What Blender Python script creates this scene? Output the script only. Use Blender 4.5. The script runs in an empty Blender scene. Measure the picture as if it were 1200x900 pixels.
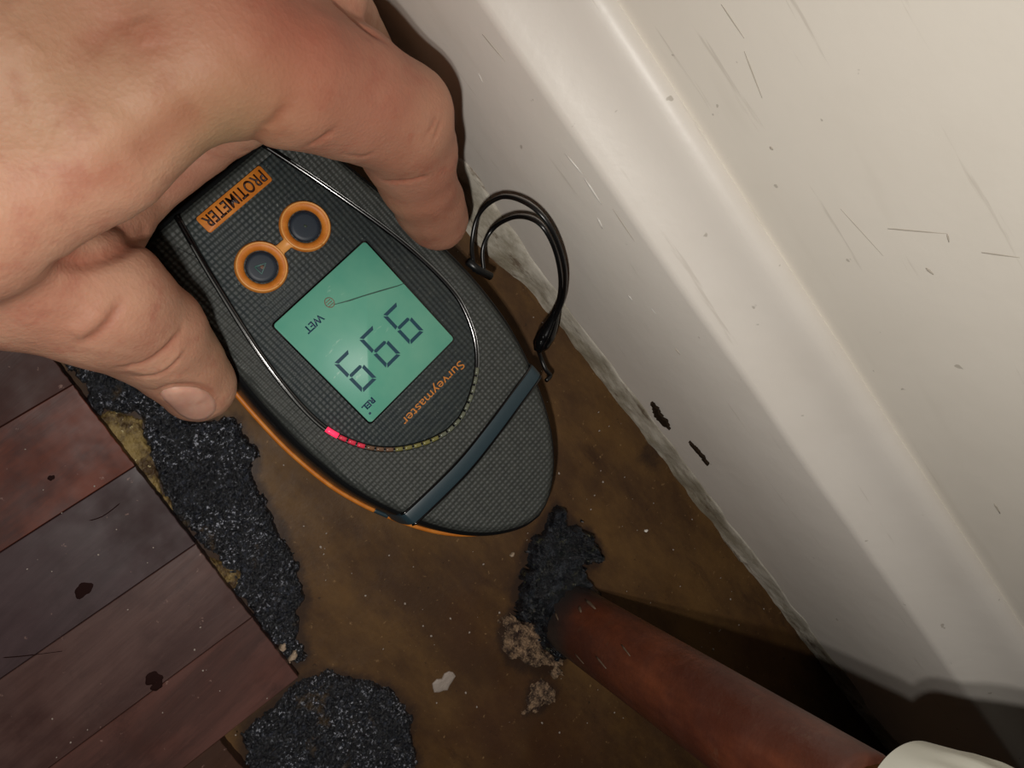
import bpy, bmesh, math, random
import numpy as np
from mathutils import Vector, Matrix

# ------------------------------------------------------------------ camera
S = bpy.context.scene
COL = S.collection
H = .26                       # height of the lens above the floor, metres
F = 900.                      # focal length in pixels of a 1200 x 900 frame


def unit(v):
    v = np.array(v, float)
    return v / np.linalg.norm(v)


_g = unit((-372, -18, 900))
_v = np.array((2143., 2630., 900.))
_v = unit(_v - _g * _v.dot(_g))
_Y, _Z = -_v, -_g
R = np.array([np.cross(_Y, _Z), _Y, _Z])
CAM = np.array([0, 0, H])


def P(px, py, z):
    """point at height z seen at a pixel of the photograph"""
    d = R @ np.array([px - 600, py - 450, F])
    return CAM + d * ((z - H) / d[2])


cd = bpy.data.cameras.new('camera')
cam = bpy.data.objects.new('camera', cd)
COL.objects.link(cam)
r_, u_, b_ = R @ np.array([1, 0, 0]), R @ np.array([0, -1, 0]), R @ np.array([0, 0, -1])
cam.matrix_world = Matrix(((r_[0], u_[0], b_[0], 0), (r_[1], u_[1], b_[1], 0), (r_[2], u_[2], b_[2], H), (0, 0, 0, 1)))
cd.sensor_width = 36
cd.lens = 27
cd.clip_start = .004
cd.clip_end = 20
S.camera = cam

# ------------------------------------------------------------------ light: the phone's own flash beside its lens, and a dim room
w = bpy.data.worlds.new('dim_room')
S.world = w
w.use_nodes = True
w.node_tree.nodes['Background'].inputs[0].default_value = (1, .93, .84, 1)
w.node_tree.nodes['Background'].inputs[1].default_value = .004
for dx, dy in ((-.0138, .0360), (-.0125, .0270)):       # the flash has two small lamps side by side
    ld = bpy.data.lights.new('phone_flash', 'AREA')
    ld.shape = 'DISK'
    ld.size = .0045
    ld.energy = .182
    ld.color = (1, .95, .89)
    flash = bpy.data.objects.new('phone_flash', ld)
    COL.objects.link(flash)
    flash.matrix_world = cam.matrix_world.copy()
    flash.location = CAM + R @ np.array([dx, dy, 0])
S.view_settings.view_transform = 'Standard'
S.view_settings.look = 'None'
S.view_settings.gamma = 1
S.view_settings.use_curve_mapping = False
S.view_settings.exposure = 0

# ------------------------------------------------------------------ helpers


def srgb(r, g, b):
    f = lambda c: (c / 255 / 12.92) if c / 255 <= .04045 else ((c / 255 + .055) / 1.055) ** 2.4
    return (f(r), f(g), f(b), 1)


class Mat:
    """small node builder around a Principled material"""

    def __init__(s, name, col=(.5, .5, .5, 1), rough=.5, spec=.5, metal=0):
        s.m = bpy.data.materials.new(name)
        s.m.use_nodes = True
        s.t = s.m.node_tree
        s.n = s.t.nodes
        s.b = s.n['Principled BSDF']
        s.b.inputs['Base Color'].default_value = col
        s.b.inputs['Roughness'].default_value = rough
        s.b.inputs['Specular IOR Level'].default_value = spec
        s.b.inputs['Metallic'].default_value = metal
        s.tc = s.n.new('ShaderNodeTexCoord')

    def link(s, a, b):
        s.t.links.new(a, b)

    def coord(s, scale=(1, 1, 1), rot=0, loc=(0, 0, 0)):
        mp = s.n.new('ShaderNodeMapping')
        mp.inputs['Scale'].default_value = scale
        mp.inputs['Rotation'].default_value = (0, 0, rot)
        mp.inputs['Location'].default_value = loc
        s.link(s.tc.outputs['Object'], mp.inputs['Vector'])
        return mp.outputs[0]

    def noise(s, scale, detail=4, rough=.6, vec=None, dist=0):
        n = s.n.new('ShaderNodeTexNoise')
        n.inputs['Scale'].default_value = scale
        n.inputs['Detail'].default_value = detail
        n.inputs['Roughness'].default_value = rough
        n.inputs['Distortion'].default_value = dist
        s.link(vec or s.coord(), n.inputs['Vector'])
        return n.outputs[0]

    def voro(s, scale, vec=None):
        n = s.n.new('ShaderNodeTexVoronoi')
        n.inputs['Scale'].default_value = scale
        s.link(vec or s.coord(), n.inputs['Vector'])
        return n

    def ramp(s, fac, a, b, lo=0., hi=1.):
        n = s.n.new('ShaderNodeMapRange')
        n.interpolation_type = 'SMOOTHSTEP'
        n.inputs[1].default_value, n.inputs[2].default_value = a, b
        n.inputs[3].default_value, n.inputs[4].default_value = lo, hi
        s.link(fac, n.inputs[0])
        return n.outputs[0]

    def math(s, op, a, b=None):
        n = s.n.new('ShaderNodeMath')
        n.operation = op
        for i, x in enumerate((a, b)):
            if x is None:
                continue
            if isinstance(x, (int, float)):
                n.inputs[i].default_value = x
            else:
                s.link(x, n.inputs[i])
        return n.outputs[0]

    def mix(s, fac, a, b):
        n = s.n.new('ShaderNodeMix')
        n.data_type = 'RGBA'
        for i, x in ((0, fac), (6, a), (7, b)):
            if isinstance(x, (int, float, tuple)):
                n.inputs[i].default_value = x
            else:
                s.link(x, n.inputs[i])
        return n.outputs[2]

    def color(s, c):
        s.link(c, s.b.inputs['Base Color'])
        return s

    def rough(s, c):
        s.link(c, s.b.inputs['Roughness'])
        return s

    def bump(s, h, dist=.001, strength=1.):
        n = s.n.new('ShaderNodeBump')
        n.inputs['Distance'].default_value = dist
        n.inputs['Strength'].default_value = strength
        s.link(h, n.inputs['Height'])
        s.link(n.outputs[0], s.b.inputs['Normal'])
        return s


def obj(name, verts, faces, mat, parent=None, smooth=True, bevel=0):
    me = bpy.data.meshes.new(name)
    me.from_pydata([tuple(map(float, v)) for v in verts], [], [tuple(map(int, f)) for f in faces])
    me.validate()
    bm = bmesh.new()
    bm.from_mesh(me)
    bmesh.ops.recalc_face_normals(bm, faces=bm.faces)
    if bevel:
        bmesh.ops.bevel(bm, geom=list(bm.edges), offset=bevel, segments=2, affect='EDGES', clamp_overlap=True)
    bm.to_mesh(me)
    bm.free()
    if smooth:
        me.shade_smooth()
    me.materials.append(mat.m)
    o = bpy.data.objects.new(name, me)
    COL.objects.link(o)
    if parent:
        o.parent = parent
    return o


def sharp(o, deg=35):
    o.data.set_sharp_from_angle(angle=math.radians(deg))
    return o


def tag(o, label, cat, group=None, kind=None):
    o['label'] = label
    o['category'] = cat
    if group:
        o['group'] = group
    if kind:
        o['kind'] = kind
    return o


def struct(o, label=None):
    o['kind'] = 'structure'
    if label:
        o['label'] = label
    return o


def spline(pts, n=8, closed=False):
    """Catmull-Rom through pts"""
    p = np.array(pts, float)
    if closed:
        q = np.vstack([p[-1], p, p[0], p[1]])
    else:
        q = np.vstack([2 * p[0] - p[1], p, 2 * p[-1] - p[-2]])
    out = []
    for i in range(1, len(q) - 2):
        a, b, c, d = q[i - 1:i + 3]
        for k in range(n):
            t = k / n
            out.append(.5 * (2 * b + (c - a) * t + (2 * a - 5 * b + 4 * c - d) * t * t + (3 * b - a - 3 * c + d) * t ** 3))
    if not closed:
        out.append(q[-2])
    return np.array(out)


def tube(pts, r, seg=10, up=(0, 0, 1), flat=1.):
    """verts, faces of a closed-ended tube; r may be a list; flat squashes it along the up axis"""
    pts = np.array(pts, float)
    n = len(pts)
    r = np.broadcast_to(np.array(r, float), (n,))
    V, Fc = [], []
    up = np.array(up, float)
    for i in range(n):
        t = unit(pts[min(i + 1, n - 1)] - pts[max(i - 1, 0)])
        s = np.cross(t, up)
        if np.linalg.norm(s) < 1e-3:
            s = np.cross(t, (1, 0, 0))
        s = unit(s)
        q = np.cross(s, t)
        for k in range(seg):
            a = 2 * math.pi * k / seg
            V.append(pts[i] + r[i] * (math.cos(a) * s + math.sin(a) * q * flat))
    for i in range(n - 1):
        for k in range(seg):
            a, b = i * seg + k, i * seg + (k + 1) % seg
            Fc.append((a, b, b + seg, a + seg))
    Fc.append(tuple(range(seg)))
    Fc.append(tuple((n - 1) * seg + k for k in range(seg)))
    return V, Fc


def loft(loops, close_bottom=True, close_top=True):
    n = len(loops[0])
    V = [p for l in loops for p in l]
    Fc = []
    for i in range(len(loops) - 1):
        for k in range(n):
            a, b = i * n + k, i * n + (k + 1) % n
            Fc.append((a, b, b + n, a + n))
    if close_bottom:
        Fc.append(tuple(range(n)))
    if close_top:
        Fc.append(tuple((len(loops) - 1) * n + k for k in range(n)))
    return V, Fc


def prism(poly, z0, z1, bev=0.):
    """flat plate with the outline poly (2-d), its top edge softened by bev"""
    p = np.array(poly, float)
    loops = [[(x, y, z0) for x, y in p]]
    if bev:
        q = inset(p, bev)
        loops += [[(x, y, z1 - bev) for x, y in p], [(x, y, z1) for x, y in q]]
    else:
        loops += [[(x, y, z1) for x, y in p]]
    return loft(loops)


def inset(p, d):
    p = np.array(p, float)
    area = np.sum(p[:, 0] * np.roll(p[:, 1], -1) - p[:, 1] * np.roll(p[:, 0], -1))
    sg = 1 if area > 0 else -1
    a, b = np.roll(p, 1, 0), np.roll(p, -1, 0)
    t = b - a
    t /= np.maximum(np.linalg.norm(t, axis=1, keepdims=True), 1e-9)
    nrm = np.stack([-t[:, 1], t[:, 0]], 1) * sg
    return p + nrm * d


def join(parts):
    V, Fc = [], []
    for v, f in parts:
        o = len(V)
        V += [tuple(x) for x in v]
        Fc += [tuple(i + o for i in g) for g in f]
    return V, Fc


def rng_noise(x, y, seed=0):
    """smooth value noise on arrays, 0..1"""
    xi, yi = np.floor(x).astype(int), np.floor(y).astype(int)
    fx, fy = x - xi, y - yi
    fx, fy = fx * fx * (3 - 2 * fx), fy * fy * (3 - 2 * fy)

    def h(a, b):
        n = (a * 374761393 + b * 668265263 + seed * 974634777) & 0x7fffffff
        n = ((n ^ (n >> 13)) * 1274126177) & 0x7fffffff
        return ((n ^ (n >> 16)) & 0xffff) / 65535.
    return (h(xi, yi) * (1 - fx) + h(xi + 1, yi) * fx) * (1 - fy) + (h(xi, yi + 1) * (1 - fx) + h(xi + 1, yi + 1) * fx) * fy


def fbm(x, y, seed=0, octs=4):
    s, a, t = 0, 1., 0
    for k in range(octs):
        s = s + a * rng_noise(x * 2 ** k, y * 2 ** k, seed + k)
        t += a
        a *= .55
    return s / t


# ------------------------------------------------------------------ materials of the setting
M = {}
m = Mat('brown_subfloor', rough=.42, spec=.3)
c1 = m.mix(m.ramp(m.noise(24, 8, .7, m.coord((1, .45, 1), -.25)), .36, .66), srgb(68, 46, 27), srgb(102, 74, 40))
c1 = m.mix(m.ramp(m.noise(9, 3, .5, m.coord(loc=(3, 1, 0))), .52, .72, 0, .6), c1, srgb(76, 46, 29))
c1 = m.mix(m.ramp(m.noise(75, 8, .75, m.coord((1, .25, 1), -.25)), .54, .72, 0, .7), c1, srgb(56, 36, 23))
c1 = m.mix(m.ramp(m.noise(420, 3, .7), .64, .78, 0, .6), c1, srgb(160, 128, 88))
c1 = m.mix(m.ramp(m.noise(300, 3, .7, m.coord(loc=(1, 7, 0))), .66, .76, 0, .8), c1, srgb(34, 24, 18))
va = m.n.new('ShaderNodeVertexColor')
va.layer_name = 'stain'
st_ = m.math('ADD', va.outputs[0], m.math('MULTIPLY', m.math('SUBTRACT', m.noise(130, 6, .75, m.coord(loc=(5, 5, 0))), .5), .9))
c1 = m.mix(m.ramp(st_, .42, .85, 0, .85), c1, srgb(46, 31, 22))
m.color(c1).rough(m.ramp(m.noise(40, 4), .3, .7, .5, .75)).bump(m.noise(500, 6, .7), .0003, .5)
M['floor'] = m


def paint(name, base, dirt, rough):
    m = Mat(name, rough=rough)
    c = m.mix(m.ramp(m.noise(12, 5, .6), .4, .75, 0, .35), base, dirt)
    c = m.mix(m.ramp(m.noise(60, 3, .6, m.coord((1, .16, 1))), .62, .78, 0, .35), c, dirt)
    c = m.mix(m.ramp(m.noise(260, 2, .5), .735, .77, 0, .5), c, srgb(150, 140, 124))
    c = m.mix(m.ramp(m.noise(300, 4, .6, m.coord((1, .07, 1), loc=(0, 1, 2))), .65, .74, 0, .28), c, srgb(168, 158, 142))
    m.color(c).bump(m.noise(90, 5, .6), .0006, .35)
    return m


M['skirting'] = paint('cream_gloss_paint', srgb(232, 226, 217), srgb(212, 204, 192), .42)
M['wall'] = paint('cream_wall_paint', srgb(240, 234, 222), srgb(224, 217, 203), .5)
m = Mat('cracked_dirty_paint', rough=.6)
c1 = m.mix(m.ramp(m.noise(60, 6, .7, m.coord((1, .5, 1))), .38, .62), srgb(150, 142, 124), srgb(206, 200, 186))
c1 = m.mix(m.ramp(m.noise(130, 6, .75, m.coord((1, .22, 1), loc=(2, 0, 0))), .54, .66, 0, .85), c1, srgb(96, 76, 56))
m.color(c1).bump(m.noise(260, 6, .75, m.coord((1, .4, 1))), .0007, .6)
M['crust'] = m


def plank_mat(i, ca, cb, cw):
    m = Mat('stained_wood_' + 'abcdef'[i], rough=.38, spec=.35)
    g = m.noise(70, 7, .7, m.coord((.12, 1, 1), .13, (i * .7, 0, 0)), .3)
    c = m.mix(m.ramp(g, .3, .7), ca, cb)
    c = m.mix(m.ramp(m.noise(26, 5, .65, m.coord(loc=(i * 1.3, 2, 0))), .48, .7, 0, .85), c, cw)
    c = m.mix(m.ramp(m.noise(150, 7, .75, m.coord((.3, 1, 1), .13, (4, i, 0))), .52, .72, 0, .5), c, cb)
    c = m.mix(m.ramp(m.noise(38, 6, .75, m.coord(loc=(i, 7, 0))), .56, .74, 0, .55), c, srgb(44, 26, 24))
    c = m.mix(m.ramp(m.noise(330, 3, .6), .69, .76, 0, .6), c, srgb(150, 120, 110))
    m.color(c).rough(m.ramp(m.noise(30, 4, .6, m.coord(loc=(0, i, 0))), .35, .65, .42, .7)).bump(g, .0004, .4)
    return m


WOOD = [plank_mat(0, srgb(58, 34, 30), srgb(70, 40, 34), srgb(52, 32, 30)),
        plank_mat(1, srgb(60, 34, 30), srgb(108, 52, 34), srgb(56, 34, 32)),
        plank_mat(2, srgb(54, 38, 40), srgb(74, 56, 58), srgb(50, 32, 32)),
        plank_mat(3, srgb(66, 42, 38), srgb(96, 70, 64), srgb(58, 34, 31)),
        plank_mat(4, srgb(64, 40, 35), srgb(98, 62, 54), srgb(56, 34, 30)),
        plank_mat(5, srgb(58, 36, 26), srgb(76, 50, 36), srgb(48, 30, 22))]
M['hole'] = Mat('rotten_wood_hole', srgb(46, 36, 27), .95, .05)
M['black_hole'] = Mat('dark_filler', srgb(34, 16, 14), .8, .1)

# ------------------------------------------------------------------ floor, planks
XS = .108                                   # front of the skirting board


def box(x0, x1, y0, y1, z0, z1):
    return ([(x0, y0, z0), (x1, y0, z0), (x1, y1, z0), (x0, y1, z0), (x0, y0, z1), (x1, y0, z1), (x1, y1, z1), (x0, y1, z1)],
            [(0, 3, 2, 1), (4, 5, 6, 7), (0, 1, 5, 4), (1, 2, 6, 5), (2, 3, 7, 6), (3, 0, 4, 7)])


gx = np.concatenate([np.linspace(-.45, -.09, 40), np.linspace(-.088, XS + .004, 110)])
gy = np.concatenate([np.linspace(-.55, -.22, 40), np.linspace(-.218, .06, 150), np.linspace(.07, .4, 30)])
GX, GY = np.meshgrid(gx, gy, indexing='ij')
GZ = -.0009 * fbm(GX * 55, GY * 40, 3, 4) ** 1.5
nx, ny = GX.shape
V = np.stack([GX, GY, GZ], -1).reshape(-1, 3)
Fc = [(i * ny + j, (i + 1) * ny + j, (i + 1) * ny + j + 1, i * ny + j + 1) for i in range(nx - 1) for j in range(ny - 1)]
o0 = len(V)
V = list(V) + [(gx[0], gy[0], -.02), (gx[-1], gy[0], -.02), (gx[-1], gy[-1], -.02), (gx[0], gy[-1], -.02)]
rim = [i * ny for i in range(nx)], [(nx - 1) * ny + j for j in range(ny)], [i * ny + ny - 1 for i in range(nx - 1, -1, -1)], list(range(ny - 1, -1, -1))
for k, rr in enumerate(rim):
    Fc.append(tuple(rr) + (o0 + (k + 1) % 4, o0 + k))
Fc.append((o0, o0 + 3, o0 + 2, o0 + 1))
floor = obj('floor', V, Fc, M['floor'])
struct(sharp(floor, 60), 'stained brown board subfloor, bare between the planks and the skirting')

PA = math.atan2(.016, .12)                   # the plank edge runs a little askew of the skirting
ca, sa = math.cos(PA), math.sin(PA)
E0 = np.array([-.0265, .0253])


def plank_pt(a, s):
    """a: distance into the planked area, s: distance along the cut edge towards the viewer"""
    e = np.array([-sa, -ca])
    i = np.array([-ca, sa])
    return E0 + e * s + i * a


def plank(s0, s1, a0, mat, zt, a1=.25):
    g = .00008
    rnd = random.Random(int(s0 * 1e4))
    q = []
    n = 26
    for k in range(n + 1):
        q.append(plank_pt(a0 + (rnd.random() - .5) * .0003, s0 + g + (s1 - s0 - 2 * g) * k / n))
    q.append(plank_pt(a1, s1 - g))
    q.append(plank_pt(a1, s0 + g))
    v, f = prism(q, -.0005, zt, .0002)
    o = obj('plank', v, f, mat, floor, smooth=False)
    return o


edges = [-.139, -.110, -.081, -.052, -.0225, .0075, .0365, .0660, .0953, .1208, .150, .179, .208, .237, .27]
order = [0, 2, 1, 3, 0, 1, 2, 3, 4, 5, 3, 1, 4, 2]
planks = []
zs = random.Random(4)
for i in range(len(edges) - 1):
    a0 = 0. if i < 9 else .0285
    mi = {4: 0, 5: 1, 6: 1, 7: 2, 8: 3}.get(i, order[i])
    planks.append((edges[i], edges[i + 1], a0, WOOD[[0, 2, 4, 1, 0, 1, 2, 3, 4, 5, 0, 2, 1, 4][i]], .0078 + zs.random() * .0005))
PL = [plank(*p) for p in planks]


def blob(c, rx, ry, h, n=22, seed=1, rag=.25, z0=0.):
    """flat lump with ragged outline"""
    rnd = random.Random(seed)
    ph = [rnd.random() * 6.28 for _ in range(5)]
    rr = []
    for k in range(n):
        a = 2 * math.pi * k / n
        rr.append(1 + rag * (.5 * math.sin(2 * a + ph[0]) + .35 * math.sin(3 * a + ph[1]) + .3 * math.sin(5 * a + ph[2]) + .2 * (rnd.random() - .5)))
    loops = []
    for s, z in ((1, 0), (.96, .45), (.8, .85), (.5, 1.), (.2, .97)):
        loops.append([(c[0] + rx * s * rr[k] * math.cos(2 * math.pi * k / n), c[1] + ry * s * rr[k] * math.sin(2 * math.pi * k / n),
                       z0 + h * z * (1 + .15 * (rnd.random() - .5))) for k in range(n)])
    return loft(loops)


for (px, py, r, k, i) in ((98, 691, .0026, 3, 7), (180, 795, .0025, 5, 8), (184, 803, .0018, 8, 8), (60, 560, .0009, 9, 6)):
    c = P(px, py, .008)
    v, f = blob(c, r, r * .85, .0003, seed=k, z0=.0081)
    obj('nail_plug', v, f, M['black_hole'], PL[i])
for pts, i in (((( 0, 771), (25, 769), (50, 766), (73, 763)), 7), (((144, 587), (120, 605), (96, 612)), 6)):
    v, f = tube(spline([P(a, b, .0082) for a, b in pts], 4), [.00005] + [.00022] * 6 + [.0001] * (len(spline([P(a, b, 0) for a, b in pts], 4)) - 7), 5, flat=.5)
    obj('crack', v, f, M['black_hole'], PL[i])

# ------------------------------------------------------------------ skirting board and wall
HW = .126
prof = [(HW, -.01), (XS, -.01), (XS, .0), (XS + .0002, .02), (XS, .04), (XS, .0805), (XS + .0004, .0822), (XS + .0012, .0832),
        (XS + .0035, .0852), (XS + .006, .0877), (XS + .0085, .0905), (XS + .0105, .0935), (XS + .0118, .0962), (XS + .0130, .0985),
        (XS + .0143, .1003), (XS + .0157, .1013), (XS + .0168, .1017), (XS + .0180, .1017), (HW, .1017)]
ys = np.linspace(.4, -.55, 120)
loops = []
for y in ys:
    wv = .0004 * (rng_noise(np.array(y * 30), np.array(.5), 5) - .5)
    loops.append([(x + (wv if x < HW else 0), y, z + (wv * 1.5 if z > .03 else 0)) for x, z in prof])
v, f = loft(loops)
sk = obj('baseboard_right', v, f, M['skirting'])
struct(sharp(sk, 28), 'cream gloss painted skirting board with moulded top edge and dirty foot')
v, f = box(HW, HW + .03, -.55, .4, -.02, .9)
struct(obj('wall_right', v, f, M['wall'], smooth=False), 'cream painted wall with light scuffs above the skirting')

# crust of old paint and filler along the foot of the skirting
ny = 420
nt = 14
ys = np.linspace(.30, -.45, ny)
V = []
for j, y in enumerate(ys):
    far = 1 / (1 + math.exp((-.045 - y) / .008))          # thicker lump at the far end
    hgt = .009 + .004 * rng_noise(np.array(y * 120), np.array(0.), 7) + .006 * far
    out = .0010 + .0012 * rng_noise(np.array(y * 160), np.array(3.), 9) + .0055 * far * (.6 + .8 * rng_noise(np.array(y * 90), np.array(1.), 2))
    if y < -.2:
        out *= .6
    for k in range(nt):
        t = k / (nt - 1)
        x = XS - out * (1 - t) ** .8
        z = hgt * t ** 1.2
        d = (fbm(np.array(y * 500), np.array(t * 7 + y * 60), 11, 4) - .5) * .0016 * math.sin(math.pi * min(1, t + .15))
        V.append((x - d * .8, y, max(0, z + d * .6) - (.001 if k == 0 else 0)))
    V.append((XS + .001, y, hgt))
nn = nt + 1
Fc = [(j * nn + k, j * nn + k + 1, (j + 1) * nn + k + 1, (j + 1) * nn + k) for j in range(ny - 1) for k in range(nn - 1)]
crust = obj('paint_crust', V, Fc, M['crust'], sk)
crust['label'] = 'cracked dirty filler and old paint along the foot of the skirting'

for k, (px, py, l, wd, ang) in enumerate(((773, 492, .0042, .0019, 1.0), (767, 480, .0024, .0010, .4), (822, 537, .0040, .0008, .9), (812, 526, .0024, .0005, .8))):
    d = R @ np.array([px - 600, py - 450, F])
    q = CAM + d * ((XS - .0012) / d[0])
    n = 30
    rnd = random.Random(k)
    pts = [(q[0] + .0002, q[1] + l * math.cos(2 * math.pi * i / n) * (1 + .8 * (rnd.random() - .5)),
            q[2] + wd * math.sin(2 * math.pi * i / n) * (1 + 1.4 * (rnd.random() - .5))) for i in range(n)]
    V = pts + [(x + .002, y, z) for x, y, z in pts]
    Fc = [tuple(range(n)), tuple(range(n, 2 * n))] + [(i, (i + 1) % n, n + (i + 1) % n, n + i) for i in range(n)]
    obj('chipped_hole', V, Fc, M['hole'], sk, smooth=False)

# small chips and scratches standing in the paint of the skirting
M['chip'] = Mat('bare_chip', srgb(236, 232, 224), .25)
M['scuff'] = Mat('dark_scuff', srgb(194, 186, 172), .6)


def on_plane_x(px, py, x):
    d = R @ np.array([px - 600, py - 450, F])
    return CAM + d * (x / d[0])


for (a, b, r, mm) in (((662, 180), (683, 205), .0005, 'chip'), ((684, 208), (705, 240), .0006, 'chip'), ((718, 245), (745, 285), .0003, 'scuff'),
                      ((565, 40), (592, 72), .0003, 'scuff'), ((560, 85), (566, 98), .0003, 'chip'), ((700, 255), (706, 268), .0006, 'chip'),
                      ((735, 345), (742, 353), .0006, 'chip'), ((762, 360), (770, 370), .0004, 'chip'), ((791, 408), (797, 416), .0004, 'scuff')):
    pts = [on_plane_x(a[0] + (b[0] - a[0]) * t, a[1] + (b[1] - a[1]) * t, XS - .0001) for t in (0, .35, .7, 1)]
    v, f = tube(pts, [r * .3, r, r * .8, r * .2], 6, up=(1, 0, 0), flat=.3)
    obj('scratch', v, f, M[mm], sk)
wall = bpy.data.objects['wall_right']
for (a, b, r) in (((845, 5), (872, 45), .0003), ((872, 60), (893, 115), .0003), ((1040, 268), (1110, 274), .0003), ((1110, 274), (1112, 284), .0004),
                  ((902, 172), (906, 176), .0007), ((1085, 314), (1094, 322), .0007), ((985, 245), (1035, 300), .0002), ((1165, 590), (1172, 602), .0006),
                  ((1150, 296), (1195, 302), .0003)):
    pts = [on_plane_x(a[0] + (b[0] - a[0]) * t, a[1] + (b[1] - a[1]) * t, HW - .00005) for t in (0, .3, .65, 1)]
    v, f = tube(pts, [r * .25, r * .6, r * .5, r * .2], 6, up=(1, 0, 0), flat=.2)
    obj('scuff_mark', v, f, M['scuff'], wall)

# ------------------------------------------------------------------ bitumen, glue, rubble on the floor
m = Mat('black_bitumen', rough=.3, spec=.7)
c1 = m.mix(m.ramp(m.noise(700, 3, .8), .52, .68), srgb(17, 19, 24), srgb(50, 56, 70))
c1 = m.mix(m.math('MULTIPLY', m.ramp(m.noise(900, 2, .8), .58, .66), m.ramp(m.noise(70, 3, .6, m.coord(loc=(2, 0, 1))), .40, .58, .15, 1)), c1, srgb(180, 184, 196))
c1 = m.mix(m.ramp(m.noise(75, 5, .7), .58, .68, 0, .85), c1, srgb(74, 58, 36))
m.color(c1).bump(m.noise(1500, 4, .8), .0006, 1)
M['bitumen'] = m
m = Mat('glossy_tar', rough=.16, spec=.7)
c1 = m.mix(m.ramp(m.noise(260, 4, .7), .4, .65), srgb(16, 17, 21), srgb(44, 48, 54))
c1 = m.mix(m.ramp(m.noise(200, 5, .75, m.coord(loc=(1, 4, 0))), .56, .68, 0, .8), c1, srgb(84, 82, 58))
m.color(c1).bump(m.noise(420, 5, .7), .0012, 1)
M['tar'] = m
m = Mat('yellow_glue', rough=.5)
c1 = m.mix(m.ramp(m.noise(160, 6, .7), .38, .62), srgb(70, 50, 26), srgb(150, 128, 78))
c1 = m.mix(m.ramp(m.noise(420, 3, .7), .62, .7), c1, srgb(200, 186, 140))
m.color(c1).bump(m.noise(500, 5, .7), .0008, 1)
M['glue'] = m
m = Mat('beige_crumble', rough=.85)
c1 = m.mix(m.ramp(m.noise(350, 6, .7), .38, .62), srgb(56, 38, 28), srgb(160, 132, 104))
m.color(c1).bump(m.noise(700, 5, .7), .001, 1)
M['crumble'] = m


def poly_sd(X, Y, poly):
    """signed distance, positive inside"""
    p = np.array(poly, float)
    q = np.roll(p, -1, 0)
    d = np.full(X.shape, 1e9)
    ins = np.zeros(X.shape, bool)
    for (ax, ay), (bx, by) in zip(p, q):
        ex, ey = bx - ax, by - ay
        t = np.clip(((X - ax) * ex + (Y - ay) * ey) / (ex * ex + ey * ey + 1e-15), 0, 1)
        d = np.minimum(d, np.hypot(X - ax - t * ex, Y - ay - t * ey))
        c = ((ay > Y) != (by > Y)) & (X < (bx - ax) * (Y - ay) / (by - ay + 1e-15) + ax)
        ins ^= c
    return np.where(ins, d, -d)


STAINS = []


def patch(name, pix, hgt, mat, res=.0006, grit=.0009, rag=.0055, seed=1, edge=.002, raw=False):
    poly = [P(a, b, 0)[:2] for a, b in pix] if not raw else pix
    poly = np.array(poly)
    STAINS.append(poly)
    x0, y0 = poly.min(0) - .004
    x1, y1 = poly.max(0) + .004
    X, Y = np.meshgrid(np.arange(x0, x1, res), np.arange(y0, y1, res), indexing='ij')
    rnd = np.random.RandomState(seed)
    sd = poly_sd(X, Y, poly) + rag * (fbm(X * 260, Y * 260, seed, 4) - .5)
    h = hgt * np.clip(sd / edge, -1, 1) ** 1
    h = np.where(sd > 0, hgt * (1 - (1 - np.clip(sd / edge, 0, 1)) ** 2) * (.55 + .9 * fbm(X * 170, Y * 170, seed + 9, 3)), -.0012)
    h += np.where(sd > 0, 1, 0) * grit * (rnd.rand(*X.shape) ** 2 - .2) + np.where(sd > 0, grit * .8 * (fbm(X * 900, Y * 900, seed + 3, 2) - .4), 0)
    jx = X + res * .35 * (rnd.rand(*X.shape) - .5)
    jy = Y + res * .35 * (rnd.rand(*X.shape) - .5)
    n, mm = X.shape
    keep = sd > -res * 1.6
    idx = -np.ones(X.shape, int)
    idx[keep] = np.arange(keep.sum())
    V = np.stack([jx, jy, h], -1)[keep]
    Fc = []
    for i in range(n - 1):
        for j in range(mm - 1):
            a, b, c, d = idx[i, j], idx[i + 1, j], idx[i + 1, j + 1], idx[i, j + 1]
            if min(a, b, c, d) >= 0:
                Fc.append((a, b, c, d))
    o = obj(name, V, Fc, mat, smooth=False)
    return o


tag(patch('bitumen_patch', [(78, 420), (118, 428), (160, 440), (200, 480), (240, 496), (275, 492), (300, 530), (296, 560), (322, 610), (350, 665), (356, 700), (350, 740),
                            (362, 770), (346, 782), (325, 760), (300, 725), (272, 690), (255, 655), (225, 628), (205, 600), (180, 560), (178, 530), (165, 490), (140, 478), (112, 486)],
          .0022, M['bitumen'], seed=2), 'long strip of gritty black bitumen along the cut plank ends, below the thumb', 'bitumen')
tag(patch('bitumen_patch', [(284, 858), (316, 830), (345, 800), (380, 788), (425, 796), (462, 812), (482, 838), (480, 868), (490, 892), (470, 950), (380, 990), (320, 950), (292, 900)],
          .0024, M['bitumen'], seed=5), 'rounded patch of black bitumen at the bottom edge, in front of the plank corner', 'bitumen')
tag(patch('bitumen_lump', [(618, 640), (640, 612), (652, 594), (668, 612), (690, 622), (706, 648), (700, 664), (682, 660), (688, 690), (664, 702), (650, 690),
                           (640, 712), (648, 740), (662, 762), (648, 768), (625, 745), (606, 715), (604, 690), (612, 668)],
          .0052, M['tar'], res=.0005, grit=.0016, rag=.009, seed=8), 'glossy black bitumen lump where the pipe enters the floor', 'bitumen')
tag(patch('glue_patch', [(112, 490), (140, 480), (168, 494), (182, 530), (184, 566), (208, 596), (196, 606), (170, 574), (140, 534)], .0012, M['glue'], grit=.0005, seed=12),
    'yellowish dried glue beside the upper planks, left of the bitumen strip', 'glue')
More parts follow.
